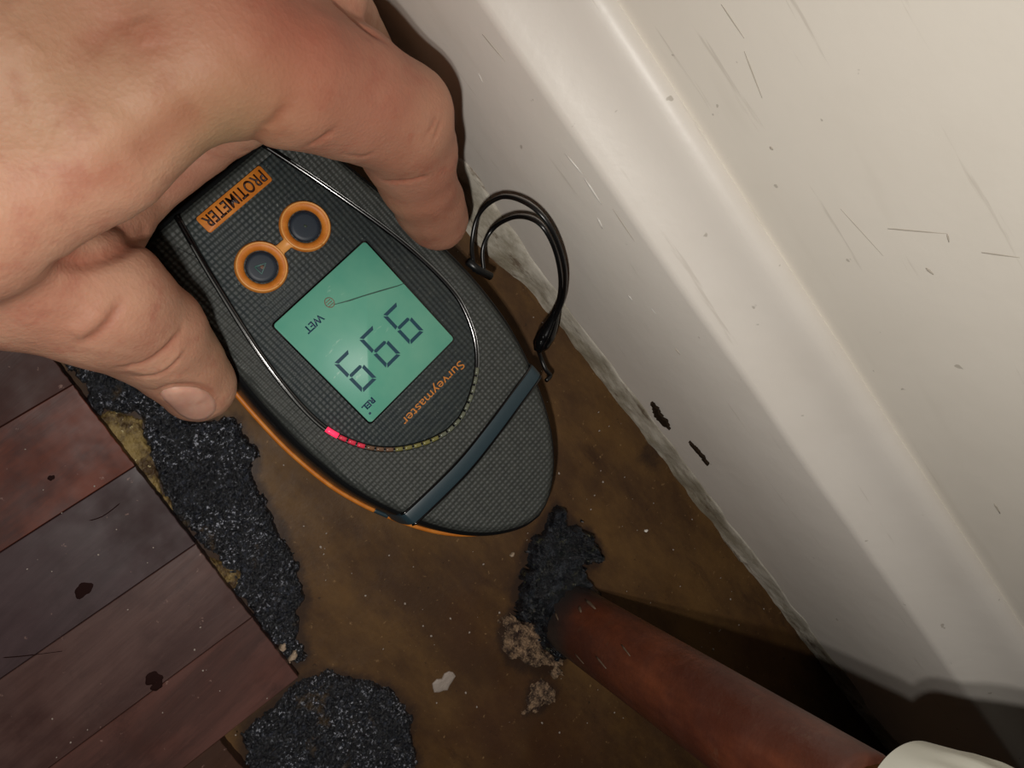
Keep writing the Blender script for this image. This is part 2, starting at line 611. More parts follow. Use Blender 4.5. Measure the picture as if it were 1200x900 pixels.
tag(patch('glue_patch', [(240, 654), (262, 650), (284, 666), (282, 688), (268, 696), (254, 676)], .0022, M['glue'], grit=.0005, seed=14),
    'small yellow glue blob between the plank edge and the middle of the bitumen strip', 'glue')
tag(patch('plaster_crumble', [(590, 728), (600, 716), (612, 730), (628, 748), (648, 764), (660, 770), (652, 786), (628, 786), (600, 776), (588, 752)],
          .0022, M['crumble'], res=.0005, grit=.0018, rag=.012, seed=17), 'beige crumbled plaster at the foot of the pipe', 'plaster')
tag(patch('plaster_crumble', [(622, 806), (640, 800), (650, 812), (634, 832), (618, 834)], .0009, M['crumble'], res=.0005, grit=.0010, rag=.009, seed=19),
    'thin pale smear of plaster dust in front of the pipe', 'plaster')


def pebble(px, py, r, h, mat, label, name='pebble', cat='pebble', seed=1, z=0., group=None):
    c = P(px, py, z)
    v, f = blob(c, r, r * .8, h, n=14, seed=seed, rag=.4, z0=z - .0002)
    return tag(obj(name, v, f, mat, smooth=False), label, cat, group)


M['pale_stone'] = Mat('pale_stone', srgb(170, 150, 128), .6)
M['flake'] = Mat('grey_flake', srgb(158, 146, 136), .6)
pebble(343, 767, .0017, .0030, M['pale_stone'], 'pale pebble by the plank corner, largest and rightmost of the three', seed=1, z=.0008, group='pebbles by the plank corner')
pebble(331, 757, .0014, .0028, M['pale_stone'], 'pale pebble by the plank corner, uppermost of the three', seed=2, z=.0008, group='pebbles by the plank corner')
pebble(336, 776, .0011, .0026, M['pale_stone'], 'pale pebble by the plank corner, lowest of the three', seed=3, z=.0008, group='pebbles by the plank corner')
pebble(520, 800, .0040, .0007, M['flake'], 'grey flake lying alone on the brown floor', 'paint_flake', 'debris', 7)
pebble(600, 650, .0009, .0012, M['pale_stone'], 'tiny pale crumb just left of the black lump by the pipe', seed=4)
pebble(757, 622, .0007, .0009, M['chip'], 'tiny white crumb on the floor between the pipe and the skirting', seed=9)

rnd = random.Random(11)
parts = []
for i in range(190):
    x, y = rnd.uniform(-.02, .104), rnd.uniform(-.23, .02)
    r = rnd.uniform(.00015, .00045)
    parts.append(blob((x, y), r, r * rnd.uniform(.4, 1.3), r * .8, n=6, seed=i, z0=-.0002))
for i in range(60):
    q = plank_pt(rnd.uniform(.003, .11), rnd.uniform(0, .13))
    r = rnd.uniform(.00015, .00035)
    parts.append(blob(q, r, r, r * .7, n=6, seed=i, z0=.0081))
v, f = join(parts)
tag(obj('dust_specks', v, f, M['flake']), 'scattered pale dust specks and grit on the floor and planks', 'dust', kind='stuff')

# old damp staining in the boards round the bitumen and along the skirting
gv = len(floor.data.vertices)
fc = np.empty(gv * 3)
floor.data.vertices.foreach_get('co', fc)
fc = fc.reshape(-1, 3)
stv = np.zeros(gv)
for poly in STAINS:
    stv = np.maximum(stv, np.clip(1.0 + poly_sd(fc[:, 0], fc[:, 1], poly) / .0075, 0, 1) * .85)
for (px, py, r_s, a_s) in ((762, 535, .010, .75), (735, 470, .006, .4), (820, 640, .006, .3), (925, 725, .010, .6), (606, 690, .014, .6), (560, 310, .012, .5), (600, 330, .008, .4), (410, 690, .004, .45), (640, 800, .008, .4)):
    q = P(px, py, 0)
    stv = np.maximum(stv, a_s * np.exp(-((fc[:, 0] - q[0]) ** 2 + (fc[:, 1] - q[1]) ** 2) / r_s ** 2))
ca_ = floor.data.color_attributes.new('stain', 'FLOAT_COLOR', 'POINT')
buf = np.ones((gv, 4), np.float32)
buf[:, :3] = stv[:, None]
ca_.data.foreach_set('color', buf.ravel())

# ------------------------------------------------------------------ pipe
m = Mat('painted_copper', rough=.42, spec=.5)
sep = m.n.new('ShaderNodeSeparateXYZ')
m.link(m.tc.outputs['Object'], sep.inputs[0])
c1 = m.mix(m.ramp(m.noise(40, 5, .65, m.coord((1, 1, .35))), .38, .68), srgb(74, 38, 27), srgb(112, 60, 38))
c1 = m.mix(m.ramp(m.noise(110, 6, .7), .6, .72, 0, .65), c1, srgb(96, 70, 54))
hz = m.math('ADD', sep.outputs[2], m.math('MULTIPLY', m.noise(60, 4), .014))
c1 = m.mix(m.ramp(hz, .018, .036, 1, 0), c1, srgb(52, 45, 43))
m.color(c1).rough(m.ramp(m.noise(80, 4), .3, .7, .3, .55)).bump(m.noise(200, 5, .65), .0006, .6)
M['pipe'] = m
pc = np.array([.0366, -.1562])
pipe = bpy.data.objects.new('copper_pipe', None)
COL.objects.link(pipe)
pipe.location = (pc[0], pc[1], 0)
tag(pipe, 'reddish brown painted copper pipe rising from the bitumen lump', 'pipe')
loops = []
for z, r in ((-.004, .0128), (.002, .0127), (.005, .0126), (.02, .0125), (.05, .0125), (.09, .0125), (.1385, .0125), (.1398, .0123), (.1405, .0115)):
    loops.append([(r * math.cos(a), r * math.sin(a), z) for a in np.linspace(0, 2 * math.pi, 49)[:-1]])
v, f = loft(loops)
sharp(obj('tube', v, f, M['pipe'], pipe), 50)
loops = []
rnd = random.Random(3)
for z, r, j in ((-.002, .0128, 0), (.0008, .0146, .0022), (.0025, .0138, .0022), (.0045, .0130, .0016), (.0065, .0126, .0009), (.0085, .01245, .0005), (.0105, .0120, 0)):
    A = np.linspace(0, 2 * math.pi, 73)[:-1]
    nz = fbm(np.cos(A) * 5 + 9, np.sin(A) * 5 + 9 + z * 300, 4, 3) * 1.7 - .45
    loops.append([((r + j * n_) * math.cos(a), (r + j * n_) * math.sin(a), z * (.45 + 1.1 * n2)) for a, n_, n2 in zip(A, nz, fbm(np.cos(A) * 3 + 9, np.sin(A) * 3 + 4, 6, 3))])
v, f = loft(loops)
c = obj('tar_collar', v, f, M['tar'], pipe)
c['label'] = 'dark tarry collar round the foot of the pipe'
# paint drips on the pipe
M['drip'] = Mat('cream_drip', srgb(98, 82, 68), .5)
for (ang, z0, z1, r) in ((62, .020, .030, .0007), (80, .022, .026, .0006), (110, .012, .016, .0005), (95, .055, .062, .0003), (130, .045, .052, .0004), (150, .03, .036, .0004)):
    a = math.radians(ang)
    pts = [(.0125 * math.cos(a + .04 * k), .0125 * math.sin(a + .04 * k), z0 + (z1 - z0) * k / 3) for k in range(4)]
    v, f = tube(pts, [r * .5, r, r * .8, r * .4], 6, up=(math.cos(a), math.sin(a), 0), flat=.4)
    obj('paint_drip', v, f, M['drip'], pipe)

# white plastic valve cap on top of the pipe
M['white_plastic'] = Mat('white_plastic', srgb(205, 205, 192), .35)
cap = bpy.data.objects.new('valve_cap', None)
COL.objects.link(cap)
top = np.array([.0366, -.1562, .1400])
tgt = P(1124, 978, .154)
cap.location = tgt
tag(cap, 'white plastic valve cap fixed at the top of the brown pipe', 'valve cap')
loops = []
for z, r in ((-.012, .012), (-.0115, .0135), (-.004, .0150), (-.001, .0158), (.004, .0166), (.009, .0166), (.0125, .0158), (.015, .0138), (.0165, .0105), (.017, .005)):
    rr = []
    for k in range(96):
        a = 2 * math.pi * k / 96
        rib = -.0005 if (k // 3) % 2 and -.002 < z < .012 else 0
        rr.append(((r + rib) * math.cos(a), (r + rib) * math.sin(a), z))
    loops.append(rr)
v, f = loft(loops)
sharp(obj('cap_body', v, f, M['white_plastic'], cap), 45)
M['brass'] = Mat('brass', srgb(176, 140, 84), .35, metal=1)
v, f = tube([np.array(top) - tgt + (0, 0, -.002), (np.array(top) - tgt) * .5 + (0, 0, .0), (0, 0, -.006)], [.010, .010, .0105], 24, up=(0, 1, 0))
obj('brass_tail', v, f, M['brass'], cap)

# ------------------------------------------------------------------ moisture meter
meter = bpy.data.objects.new('moisture_meter', None)
COL.objects.link(meter)
meter.location = (.0428, -.0230, 0)
meter.rotation_euler = (0, 0, math.atan2(-.9985, .0549))
tag(meter, 'handheld moisture meter with green display and orange trim, held over the floor', 'moisture meter')
mm_ = .001


def hexs(o, i=0):
    return o


def mtext(name, mat, base, ca, cb, freq, rough):
    m = Mat(name, rough=rough, spec=.4)
    v1 = m.coord((freq, freq, freq), math.radians(45))
    sp = m.n.new('ShaderNodeSeparateXYZ')
    m.link(v1, sp.inputs[0])
    g = m.math('MULTIPLY', m.math('SINE', sp.outputs[0]), m.math('SINE', sp.outputs[1]))
    c = m.mix(m.ramp(m.noise(300, 5, .7), .35, .7), ca, cb)
    c = m.mix(m.ramp(g, .2, 1, 0, .35), c, base)
    c = m.mix(m.ramp(m.noise(1500, 2, .7), .66, .74, 0, .5), c, srgb(140, 146, 140))
    m.color(c).bump(g, .00022, .7)
    return m


M['shell'] = mtext('grey_textured_plastic', None, srgb(74, 79, 76), srgb(52, 55, 53), srgb(63, 66, 63), 3000, .55)
M['panel'] = mtext('dark_face_plastic', None, srgb(68, 76, 77), srgb(48, 55, 57), srgb(58, 64, 63), 3000, .55)
M['black'] = Mat('black_plastic', srgb(18, 19, 20), .35)
M['gloss_black'] = Mat('gloss_black', srgb(10, 10, 11), .15, .7)
M['blue_band'] = Mat('blue_grey_band', srgb(40, 58, 66), .4)
m = Mat('orange_rubber', rough=.5)
m.color(m.mix(m.ramp(m.noise(250, 4), .4, .7), srgb(200, 116, 34), srgb(216, 136, 52)))
M['orange'] = m
M['orange_pale'] = Mat('orange_lip', srgb(226, 158, 84), .4)
M['orange_print'] = Mat('orange_print', srgb(196, 122, 44), .5)

WT = [(-59.0, 25.0), (-58.6, 26.6), (-57.2, 28.0), (-54, 29.0), (-45, 30.6), (-30, 33.3), (-15, 35.8), (0, 37.3), (13, 37.8), (28, 36.8), (40, 34.3), (50, 31.0), (60, 26.8),
      (68, 22.2), (75, 16.5), (80, 10.5), (83, 5.2), (84.2, 0)]
half = spline([(u, v) for u, v in WT], 5)
half[:, 1] = np.maximum(half[:, 1], 0)
outl = [(u, v + .4) for u, v in half] + [(u, -v + .4) for u, v in half[::-1][1:]]
outl += [(-59.4, -v) for v in np.linspace(20, -20, 9)]
OUT = np.array(outl) * mm_


def ring(off, z, clip=None):
    q = inset(OUT, -off * mm_)
    return [(x, y, z * mm_) for x, y in q]


v, f = loft([ring(-5, 2.0), ring(-1.5, 3.0), ring(1.2, 7), ring(2.3, 11), ring(2.0, 14), ring(1.2, 20), ring(.5, 25.5), ring(-.3, 27.2)])
obj('body', v, f, M['black'], meter)
v, f = loft([ring(-1.6, 26.4), ring(-1.0, 27.4), ring(-1.4, 28.7), ring(-2.3, 29.5), ring(-3.2, 29.9), [(x * .93, y * .86, .0300) for x, y, z in ring(-3, 30)], [(x * .6, y * .6, .0300) for x, y, z in ring(-3, 30)], [(x * .1, y * .1, .0300) for x, y, z in ring(-3, 30)]])
sharp(obj('top_shell', v, f, M['shell'], meter), 12)

# orange strip round the lower edge, open at the hand end
q = inset(OUT, -2.6 * mm_)
k0 = len(half)
lp = [(x, y, .0118) for x, y in q]
strip = [tuple(p) for p in spline(lp[14:2 * k0 - 15], 5)]
a = [p for p in strip if p[0] < .0455 and p[1] > 0]
b = [p for p in strip if p[0] > .050]
c = [p for p in strip if p[0] < .0455 and p[1] < 0]
for s in (a, b, c):
    v, f = tube(s, [.0009] * len(s), 8, flat=1.3)
    obj('orange_strip', v, f, M['orange'], meter)
for sg in (1, -1):
    s = [p for p in strip if .0450 <= p[0] <= .0508 and p[1] * sg > 0]
    if len(s) > 1:
        v, f = tube(s, .0008, 8)
        obj('strip_joint', v, f, M['blue_band'], meter)

# face panel inside the groove
GL = [(-58.2, 15.8), (-50, 18.2), (-39, 21.2), (-19, 26.0), (-4, 28.4), (8, 29.0), (16, 27.8), (25, 24.0), (32, 18.2), (37, 10.8), (39.6, 4), (40, 0)]
gh = spline(GL, 5)
gp = [(u, v + .4) for u, v in gh] + [(u, -v + .4) for u, v in gh[::-1][1:]]
gp = np.array(gp) * mm_
pi_ = inset(gp, .0009)[2:-2]
v, f = prism(pi_, .0295, .0304, .0003)
obj('face_panel', v, f, M['panel'], meter)
v, f = tube([(x, y, .0300) for x, y in gp], .0009, 8, flat=.55)
obj('groove', v, f, M['gloss_black'], meter)
v, f = tube([(x * 1.0, y * 1.0, .03042) for x, y in inset(gp, -.0004)[5:-5]], .00022, 6)
M['groove_lip'] = Mat('groove_lip', srgb(96, 98, 96), .2, .8)
obj('groove_lip', v, f, M['groove_lip'], meter)


def glowmat(name, col, e, rough=.3):
    m = Mat(name, col, rough)
    if e:
        m.b.inputs['Emission Color'].default_value = col
        m.b.inputs['Emission Strength'].default_value = e
    return m


# row of light segments in the groove
LM = [glowmat('red_led_lit', (1, .03, .09, 1), 1.1), glowmat('red_led_dim', (.55, .03, .06, 1), .25), Mat('led_off_brown', srgb(110, 84, 66), .25),
      Mat('led_off_yellow', srgb(122, 118, 70), .25), Mat('led_off_clear', srgb(104, 108, 92), .25)]
neg = gp[::-1]
L = np.concatenate([[0], np.cumsum(np.linalg.norm(np.diff(neg, axis=0), axis=1))])
st = L[np.argmax(neg[:, 0] > .0115)]
nseg = 21
for k in range(nseg):
    l0 = st + k * .00295 + (.0 if k else -.0006)
    l1 = l0 + (.0023 if k else .0040)
    if k:
        l0 += .0009
        l1 += .0009
    pt = []
    for l in np.linspace(l0, l1, 4):
        pt.append((np.interp(l, L, neg[:, 0]), np.interp(l, L, neg[:, 1]), .0305))
    v, f = tube(pt, .00085 if k == 0 else .0007, 6, flat=.5)
    mi = 0 if k == 0 else (1 if k < 4 else (2 if k < 7 else (3 if k < 12 else 4)))
    o = obj('led_segment', v, f, LM[mi], meter)
    if k == 0:
        o['label'] = 'lit red segment of the light bar'
    elif k < 4:
        o['label'] = 'faintly red segment of the light bar'

# blue grey band across the nose, running down both flanks
bl = [(-33.2, 49.8, 12), (-32.6, 49.8, 21), (-31.5, 49.9, 27.5), (-30.4, 50.1, 29.7), (-28, 50.5, 30.1), (-15, 51.3, 30.2), (-4, 51.4, 30.2), (10, 50.2, 30.2),
      (22, 48.8, 30.2), (29, 48.0, 30.1), (32.0, 47.6, 29.6), (33.4, 47.5, 27), (34.2, 47.4, 20), (35, 47.4, 12)]
bs = spline(bl, 4)
V, Fc = [], []
for k, (wv, uv, zv) in enumerate(bs):
    for du, dz in ((-2.3, -.6), (-2.15, .1), (-1.7, .25), (1.7, .25), (2.15, .1), (2.3, -.6)):
        nw = 0
        if zv < 29:
            nw, dz2 = dz * (1 if wv > 0 else -1), 0
            V.append(((uv + du) * mm_, (wv + nw) * mm_, zv * mm_))
        else:
            V.append(((uv + du) * mm_, wv * mm_, (zv + dz) * mm_))
for k in range(len(bs) - 1):
    for j in range(6):
        a_, b_2 = k * 6 + j, k * 6 + (j + 1) % 6
        Fc.append((a_, b_2, b_2 + 6, a_ + 6))
Fc += [tuple(range(6)), tuple((len(bs) - 1) * 6 + j for j in range(6))]
sharp(obj('nose_band', V, Fc, M['blue_band'], meter), 40)
for du in (-2.5, 2.5):
    s = [((u + du) * mm_, w_ * mm_, (z + .05) * mm_) for w_, u, z in bs if z > 29]
    v, f = tube(s, .00042, 6)
    obj('band_seam', v, f, M['gloss_black'], meter)

# display
m = Mat('green_display', rough=.42, spec=.4)
c1 = m.mix(m.ramp(m.noise(30, 4, .6), .35, .7), srgb(92, 168, 146), srgb(116, 180, 156))
c1 = m.mix(m.ramp(m.noise(500, 3, .7, m.coord((1, .3, 1), .7)), .66, .74, 0, .4), c1, srgb(180, 214, 196))
m.color(c1)
M['lcd'] = m
M['lcd_ink'] = Mat('display_ink', srgb(24, 66, 84), .35)
M['lcd_ink2'] = Mat('display_ink_dark', srgb(22, 56, 84), .35)


def rrect(x0, x1, y0, y1, r, n=4):
    out = []
    for cx, cy, a0 in ((x1 - r, y1 - r, 0), (x0 + r, y1 - r, 90), (x0 + r, y0 + r, 180), (x1 - r, y0 + r, 270)):
        for k in range(n + 1):
            a = math.radians(a0 + 90 * k / n)
            out.append((cx + r * math.cos(a), cy + r * math.sin(a)))
    return out


LC = (-19.7, 20.4, -18.0, 18.9)
v, f = prism(np.array(rrect(LC[0] - .5, LC[1] + .5, LC[2] - .5, LC[3] + .5, 1.3)) * mm_, .0300, .0306, .0001)
obj('display_bezel', v, f, M['gloss_black'], meter)
v, f = prism(np.array(rrect(*LC, 1.0)) * mm_, .0302, .0308, .00008)
lcd = obj('display', v, f, M['lcd'], meter)
lcd['label'] = 'green liquid crystal display reading 999'
ZL = .0308


def tx(x, y):
    """text frame on the face: x to the right of the writing, y up; into local u, w (mm)"""
    return (y, -x)


def seg_digit(cx, base, wd, h, t, slant, segs):
    """seven-segment figure: list of quads in the text frame"""
    y0, y1, y2 = base, base + h / 2, base + h
    xl, xr = cx - wd / 2, cx + wd / 2
    g = .35
    Q = {'a': [(xl + g, y2), (xr - g, y2), (xr - t, y2 - t), (xl + t, y2 - t)],
         'd': [(xl + g, y0), (xr - g, y0), (xr - t, y0 + t), (xl + t, y0 + t)],
         'g': [(xl + t * .7, y1), (xl + t, y1 + t / 2), (xr - t, y1 + t / 2), (xr - t * .7, y1), (xr - t, y1 - t / 2), (xl + t, y1 - t / 2)],
         'f': [(xl, y2 - g), (xl + t, y2 - t - g * .5), (xl + t, y1 + t * .6), (xl, y1 + g)],
         'b': [(xr, y2 - g), (xr - t, y2 - t - g * .5), (xr - t, y1 + t * .6), (xr, y1 + g)],
         'c': [(xr, y1 - g), (xr - t, y1 - t * .6), (xr - t, y0 + t + g * .5), (xr, y0 + g)],
         'e': [(xl, y1 - g), (xl + t, y1 - t * .6), (xl + t, y0 + t + g * .5), (xl, y0 + g)]}
    out = []
    for s in segs:
        out.append([tx(x + slant * (y - y0), y) for x, y in Q[s]])
    return out


for cx, base in ((-10.4, -.2), (-.2, -.1), (10.2, 0)):
    parts = []
    for q in seg_digit(cx, base, 6.2, 12.2, 1.05, -.0, 'abcdfg'):
        parts.append(prism(np.array(q) * mm_, ZL - .0001, ZL + .00012))
    v, f = join(parts)
    dg = obj('digit', v, f, M['lcd_ink'], lcd, smooth=False)
    dg['label'] = 'dark figure 9 on the display'


def lettering(name, text, x, y, size, mat, parent, z, xs=1., space=1., depth=.0001, width=None, thick=0.):
    """text standing on the meter's face; x, y in mm of the text frame mark its centre"""
    cu = bpy.data.curves.new('t', 'FONT')
    cu.body = text
    cu.size = 1
    cu.space_character = space
    cu.extrude = 0
    cu.offset = thick
    to = bpy.data.objects.new('t', cu)
    COL.objects.link(to)
    bpy.context.view_layer.update()
    me = bpy.data.meshes.new_from_object(to.evaluated_get(bpy.context.evaluated_depsgraph_get()))
    bpy.data.objects.remove(to)
    n = len(me.vertices)
    co = np.empty(n * 3)
    me.vertices.foreach_get('co', co)
    co = co.reshape(-1, 3)
    lo, hi = co.min(0), co.max(0)
    co -= (lo + hi) / 2
    s = size / (hi[1] - lo[1])
    sx = width / (hi[0] - lo[0]) if width else s * xs
    X, Y = co[:, 0] * sx + x, co[:, 1] * s + y
    new = np.stack([Y * mm_, -X * mm_, np.full(n, z)], 1)
    bm = bmesh.new()
    bm.from_mesh(me)
    for vtx, c in zip(bm.verts, new):
        vtx.co = c
    ret = bmesh.ops.extrude_face_region(bm, geom=list(bm.faces))
    for g in ret['geom']:
        if isinstance(g, bmesh.types.BMVert):
            g.co.z += depth
    bmesh.ops.recalc_face_normals(bm, faces=bm.faces)
    bm.to_mesh(me)
    bm.free()
    me.materials.clear()
    me.materials.append(mat.m)
    me.name = name
    o = bpy.data.objects.new(name, me)
    COL.objects.link(o)
    o.parent = parent
    return o


lettering('lettering', 'WET', 9.2, -12.2, 2.3, M['lcd_ink2'], lcd, ZL, width=6.6, thick=.02)['label'] = 'small word WET'
lettering('lettering', 'REL', 14.4, 15.9, 1.9, M['lcd_ink2'], lcd, ZL, width=4.4, thick=.04)['label'] = 'small letters REL'
v, f = prism(np.array([tx(*p) for p in rrect(15.6, 16.4, 17.8, 18.5, .3)]) * mm_, ZL - .0001, ZL + .0001)
obj('print_mark', v, f, M['lcd_ink2'], lcd, smooth=False)
# droplet symbol
drop = []
for k in range(24):
    a = 2 * math.pi * k / 24
    rr = 1.3
    drop.append((1.6 + rr * math.cos(a), -13.6 + rr * math.sin(a) * 1.15))
pts = [(tx(x, y)[0] * mm_, tx(x, y)[1] * mm_, ZL + .00005) for x, y in drop + drop[:1]]
M['reddish'] = Mat('faded_red_print', srgb(134, 100, 84), .4)
v, f = tube(pts, .00014, 5)
obj('symbol', v, f, M['reddish'], lcd)
for yy in (-14.2, -13.5, -12.8):
    v, f = tube([(tx(.8, yy)[0] * mm_, tx(.8, yy)[1] * mm_, ZL + .00005), (tx(2.5, yy)[0] * mm_, tx(2.5, yy)[1] * mm_, ZL + .00005)], .00012, 5)
    obj('symbol_bar', v, f, M['reddish'], lcd)


def face_local(px, py, z=.0308):
    q = P(px, py, z) - np.array([.0428, -.0230, 0])
    u = np.array([.0549, -.9985, 0])
    w_ = np.array([.9985, .0549, 0])
    return (q.dot(u), q.dot(w_), z + .00003)


v, f = tube([face_local(*p) for p in ((391, 357), (410, 352), (425, 347), (445, 341), (466, 335), (474, 332))], [.0001, .00022, .00018, .00022, .00016, .0001], 5)
obj('scratch', v, f, Mat('scratch_grey', srgb(62, 92, 82), .5), lcd)

# badge with the maker's lettering
v, f = prism(np.array(rrect(-54.6, -49.2, -12.4, 11.2, .8)) * mm_, .0302, .0307, .00015)
badge = obj('badge', v, f, M['orange'], meter)
badge['label'] = 'orange badge with dark lettering'
lettering('lettering', 'PROTIMETER', .6, -51.9, 3.6, Mat('badge_ink', srgb(50, 22, 14), .5), badge, .0307, width=21.6, thick=.022, space=1.08)['label'] = 'dark lettering PROTIMETER'

# the two buttons in their orange figure-of-eight surround
M['button'] = Mat('button_blue_black', srgb(20, 34, 48), .5)
BC = [(-33.6, -8.6), (-34.0, 8.7)]
for i, (bu, bw) in enumerate(BC):
    loops = []
    for r, z in ((7.4, 30.2), (7.35, 31.1), (7.0, 31.6), (6.4, 31.8), (5.6, 31.5), (5.0, 31.0), (4.75, 30.5), (4.7, 30.2)):
        loops.append([((bu + r * math.cos(a)) * mm_, (bw + r * math.sin(a)) * mm_, z * mm_) for a in np.linspace(0, 2 * math.pi, 49)[:-1]])
    v, f = loft(loops, False, False)
    obj('button_ring', v, f, M['orange'], meter)
    v, f = tube([((bu + 6.75 * math.cos(a)) * mm_, (bw + 6.75 * math.sin(a)) * mm_, .03170) for a in np.linspace(0, 2 * math.pi, 49)], .00035, 6)
    obj('ring_lip', v, f, M['orange_pale'], meter)
    loops = []
    for r, z in ((4.45, 30.0), (4.4, 30.9), (4.2, 31.15), (3.2, 31.2), (1.6, 31.2)):
        loops.append([((bu + r * math.cos(a)) * mm_, (bw + r * math.sin(a)) * mm_, z * mm_) for a in np.linspace(0, 2 * math.pi, 37)[:-1]])
    v, f = loft(loops)
    bt = obj('button', v, f, M['button'], meter)
    if i == 0:
        tri = [(-1.7, -1.6), (1.9, 0), (-1.7, 1.9), (-1.7, -1.6)]
        v, f = tube([((bu + y * .75) * mm_, (bw + x * .85) * mm_, .03124) for x, y in tri], .00028, 5)
        obj('button_mark', v, f, Mat('teal_print', srgb(74, 110, 106), .5), bt)
        v, f = blob(((bu + .2) * mm_, (bw + .1) * mm_), .0007, .0007, .0002, n=10, z0=.0311)
        obj('button_dot', v, f, Mat('brown_print', srgb(96, 66, 48), .5), bt)
    else:
        v, f = blob((bu * mm_, bw * mm_), .0005, .0005, .0002, n=10, z0=.0311)
        obj('button_dot', v, f, Mat('olive_print', srgb(44, 58, 44), .5), bt)
v, f = prism(np.array([(-36.0, -2.6), (-35.3, -1.2), (-35.3, 1.2), (-36.0, 2.6), (-31.4, 2.6), (-32.2, 1.2), (-32.2, -1.2), (-31.4, -2.6)]) * mm_, .0302, .0316, .0003)
obj('ring_bridge', v, f, M['orange_pale'], meter)

lettering('lettering', 'Surveymaster', -2.4, 27.4, 3.6, M['orange_print'], meter, .0304, width=26.5)['label'] = 'orange lettering Surveymaster'

# wrist cord
cordA = [(556, 318, .020), (553, 285, .024), (562, 250, .028), (588, 231, .030), (620, 240, .031), (646, 268, .032), (661, 310, .031), (661, 345, .028), (650, 375, .022), (638, 396, .017)]
cordB = [(567, 320, .020), (566, 290, .022), (580, 266, .025), (606, 254, .026), (632, 262, .028), (650, 292, .029), (657, 330, .028), (652, 362, .024), (640, 385, .018)]
inv = meter.matrix_basis.inverted()
MI = Matrix.LocRotScale(meter.location, meter.rotation_euler, (1, 1, 1)).inverted()


def loc(pts):
    out = []
    for a_, b__, z_ in pts:
        q = P(a_, b__, z_)
        while q[0] > XS - .0062:              # clear of the crust and the board
            z_ += .001
            q = P(a_, b__, z_)
        out.append(tuple(MI @ Vector(q)))
    return out


M['cord'] = Mat('black_cord', srgb(16, 16, 17), .3, .6)
for cc in (cordA, cordB):
    v, f = tube(spline(loc(cc), 8), .00075, 8)
    obj('wrist_cord', v, f, M['cord'], meter)
kn = spline(loc([(655, 352, .025), (648, 375, .0205), (638, 396, .0165), (629, 412, .015)]), 6)
rr = np.interp(np.linspace(0, 1, len(kn)), [0, .25, .6, .85, 1], [.0009, .0017, .0034, .0030, .0011])
v, f = tube(kn, rr, 14)
obj('cord_toggle', v, f, M['gloss_black'], meter)
v, f = tube(spline(loc([(630, 408, .015), (634, 420, .013), (640, 434, .013), (645, 440, .012), (640, 446, .013)]), 5), .0008, 7)
obj('cord_end', v, f, M['cord'], meter)
v, f = tube(loc([(548, 306, .022), (560, 316, .021), (575, 324, .019)]), .0014, 8)
obj('cord_anchor', v, f, M['black'], meter)

#HAND
# ------------------------------------------------------------------ hand
def PR(px, py, z, rpx):
    p = P(px, py, z)
    depth = (R.T @ (p - CAM))[2]
    return np.append(p, rpx * depth / 900.)


PRIMS = []                                   # (a, b, ra, rb, k)


def chain(pts, k):
    q = [PR(*p) for p in pts]
    for i, (a, b) in enumerate(zip(q, q[1:])):
        PRIMS.append((a[:3], b[:3], a[3], b[3], k if i == 0 else .0015))


# back of the hand and palm
chain([(236, 42, .100, 96), (100, 166, .098, 94), (-60, 236, .098, 108)], .004)
chain([(180, -70, .098, 100), (20, 60, .101, 112), (-160, 110, .101, 118)], .006)
chain([(236, 42, .100, 96), (180, -70, .098, 100), (60, -190, .094, 92)], .004)
chain([(60, -190, .094, 92), (-120, -60, .098, 110), (-260, 0, .10, 110)], .006)
chain([(150, 30, .082, 70), (-80, 80, .080, 80)], .006)
chain([(-60, 250, .096, 108), (-260, 100, .099, 120)], .006)
# wrist and forearm, outside the frame
chain([(-200, 110, .099, 120), (-420, -20, .100, 128), (-900, -260, .105, 150)], .02)
chain([(-220, -30, .097, 112), (-420, -130, .100, 120), (-900, -370, .105, 145)], .02)
# index finger
chain([(262, 54, .098, 94), (330, 82, .094, 88), (402, 106, .083, 77), (466, 138, .073, 65)], .007)
chain([(466, 138, .073, 65), (481, 178, .061, 56), (489, 212, .052, 46), (502, 238, .041, 42), (511, 256, .034, 39)], .002)
# middle, ring and little finger curl down round the far side of the meter
chain([(220, -60, .096, 80), (310, -38, .092, 70), (372, -8, .084, 56)], .008)
chain([(372, -8, .082, 54), (400, 26, .060, 44), (425, 62, .040, 38)], .003)
chain([(150, -130, .094, 80), (270, -110, .085, 62), (320, -60, .062, 50), (350, -10, .042, 40)], .006)
chain([(70, -190, .090, 70), (190, -190, .080, 54), (240, -140, .060, 45), (262, -100, .045, 38)], .006)
# thumb
chain([(-110, 220, .084, 105), (20, 318, .074, 92), (112, 350, .066, 75)], .006)
chain([(112, 350, .066, 75), (178, 392, .053, 62), (208, 424, .044, 52), (231, 451, .037, 45)], .006)
NBODY = len(PRIMS)
# skin web between thumb and index, under the meter's end
chain([(110, 281, .056, 50), (161, 229, .043, 35), (239, 167, .043, 34), (318, 112, .062, 44)], .002)


def sd_cap(p, a, b, ra, rb):
    ba = (b - a).astype(np.float32)
    pa = p - a.astype(np.float32)
    h = np.clip(pa @ ba / float(ba @ ba), 0, 1)
    d = pa - h[..., None] * ba
    return np.sqrt((d * d).sum(-1)) - (ra + (rb - ra) * h)


def smin(a, b, k):
    h = np.maximum(k - np.abs(a - b), 0) / k
    return np.minimum(a, b) - h * h * k * .25


def sdf(p):
    p = np.asarray(p, np.float32)
    d = np.full(p.shape[:-1], 1., np.float32)
    for a, b, ra, rb, k in PRIMS:
        d = smin(d, sd_cap(p, a, b, ra, rb), k)
    return d


inv_m = np.array(MI)


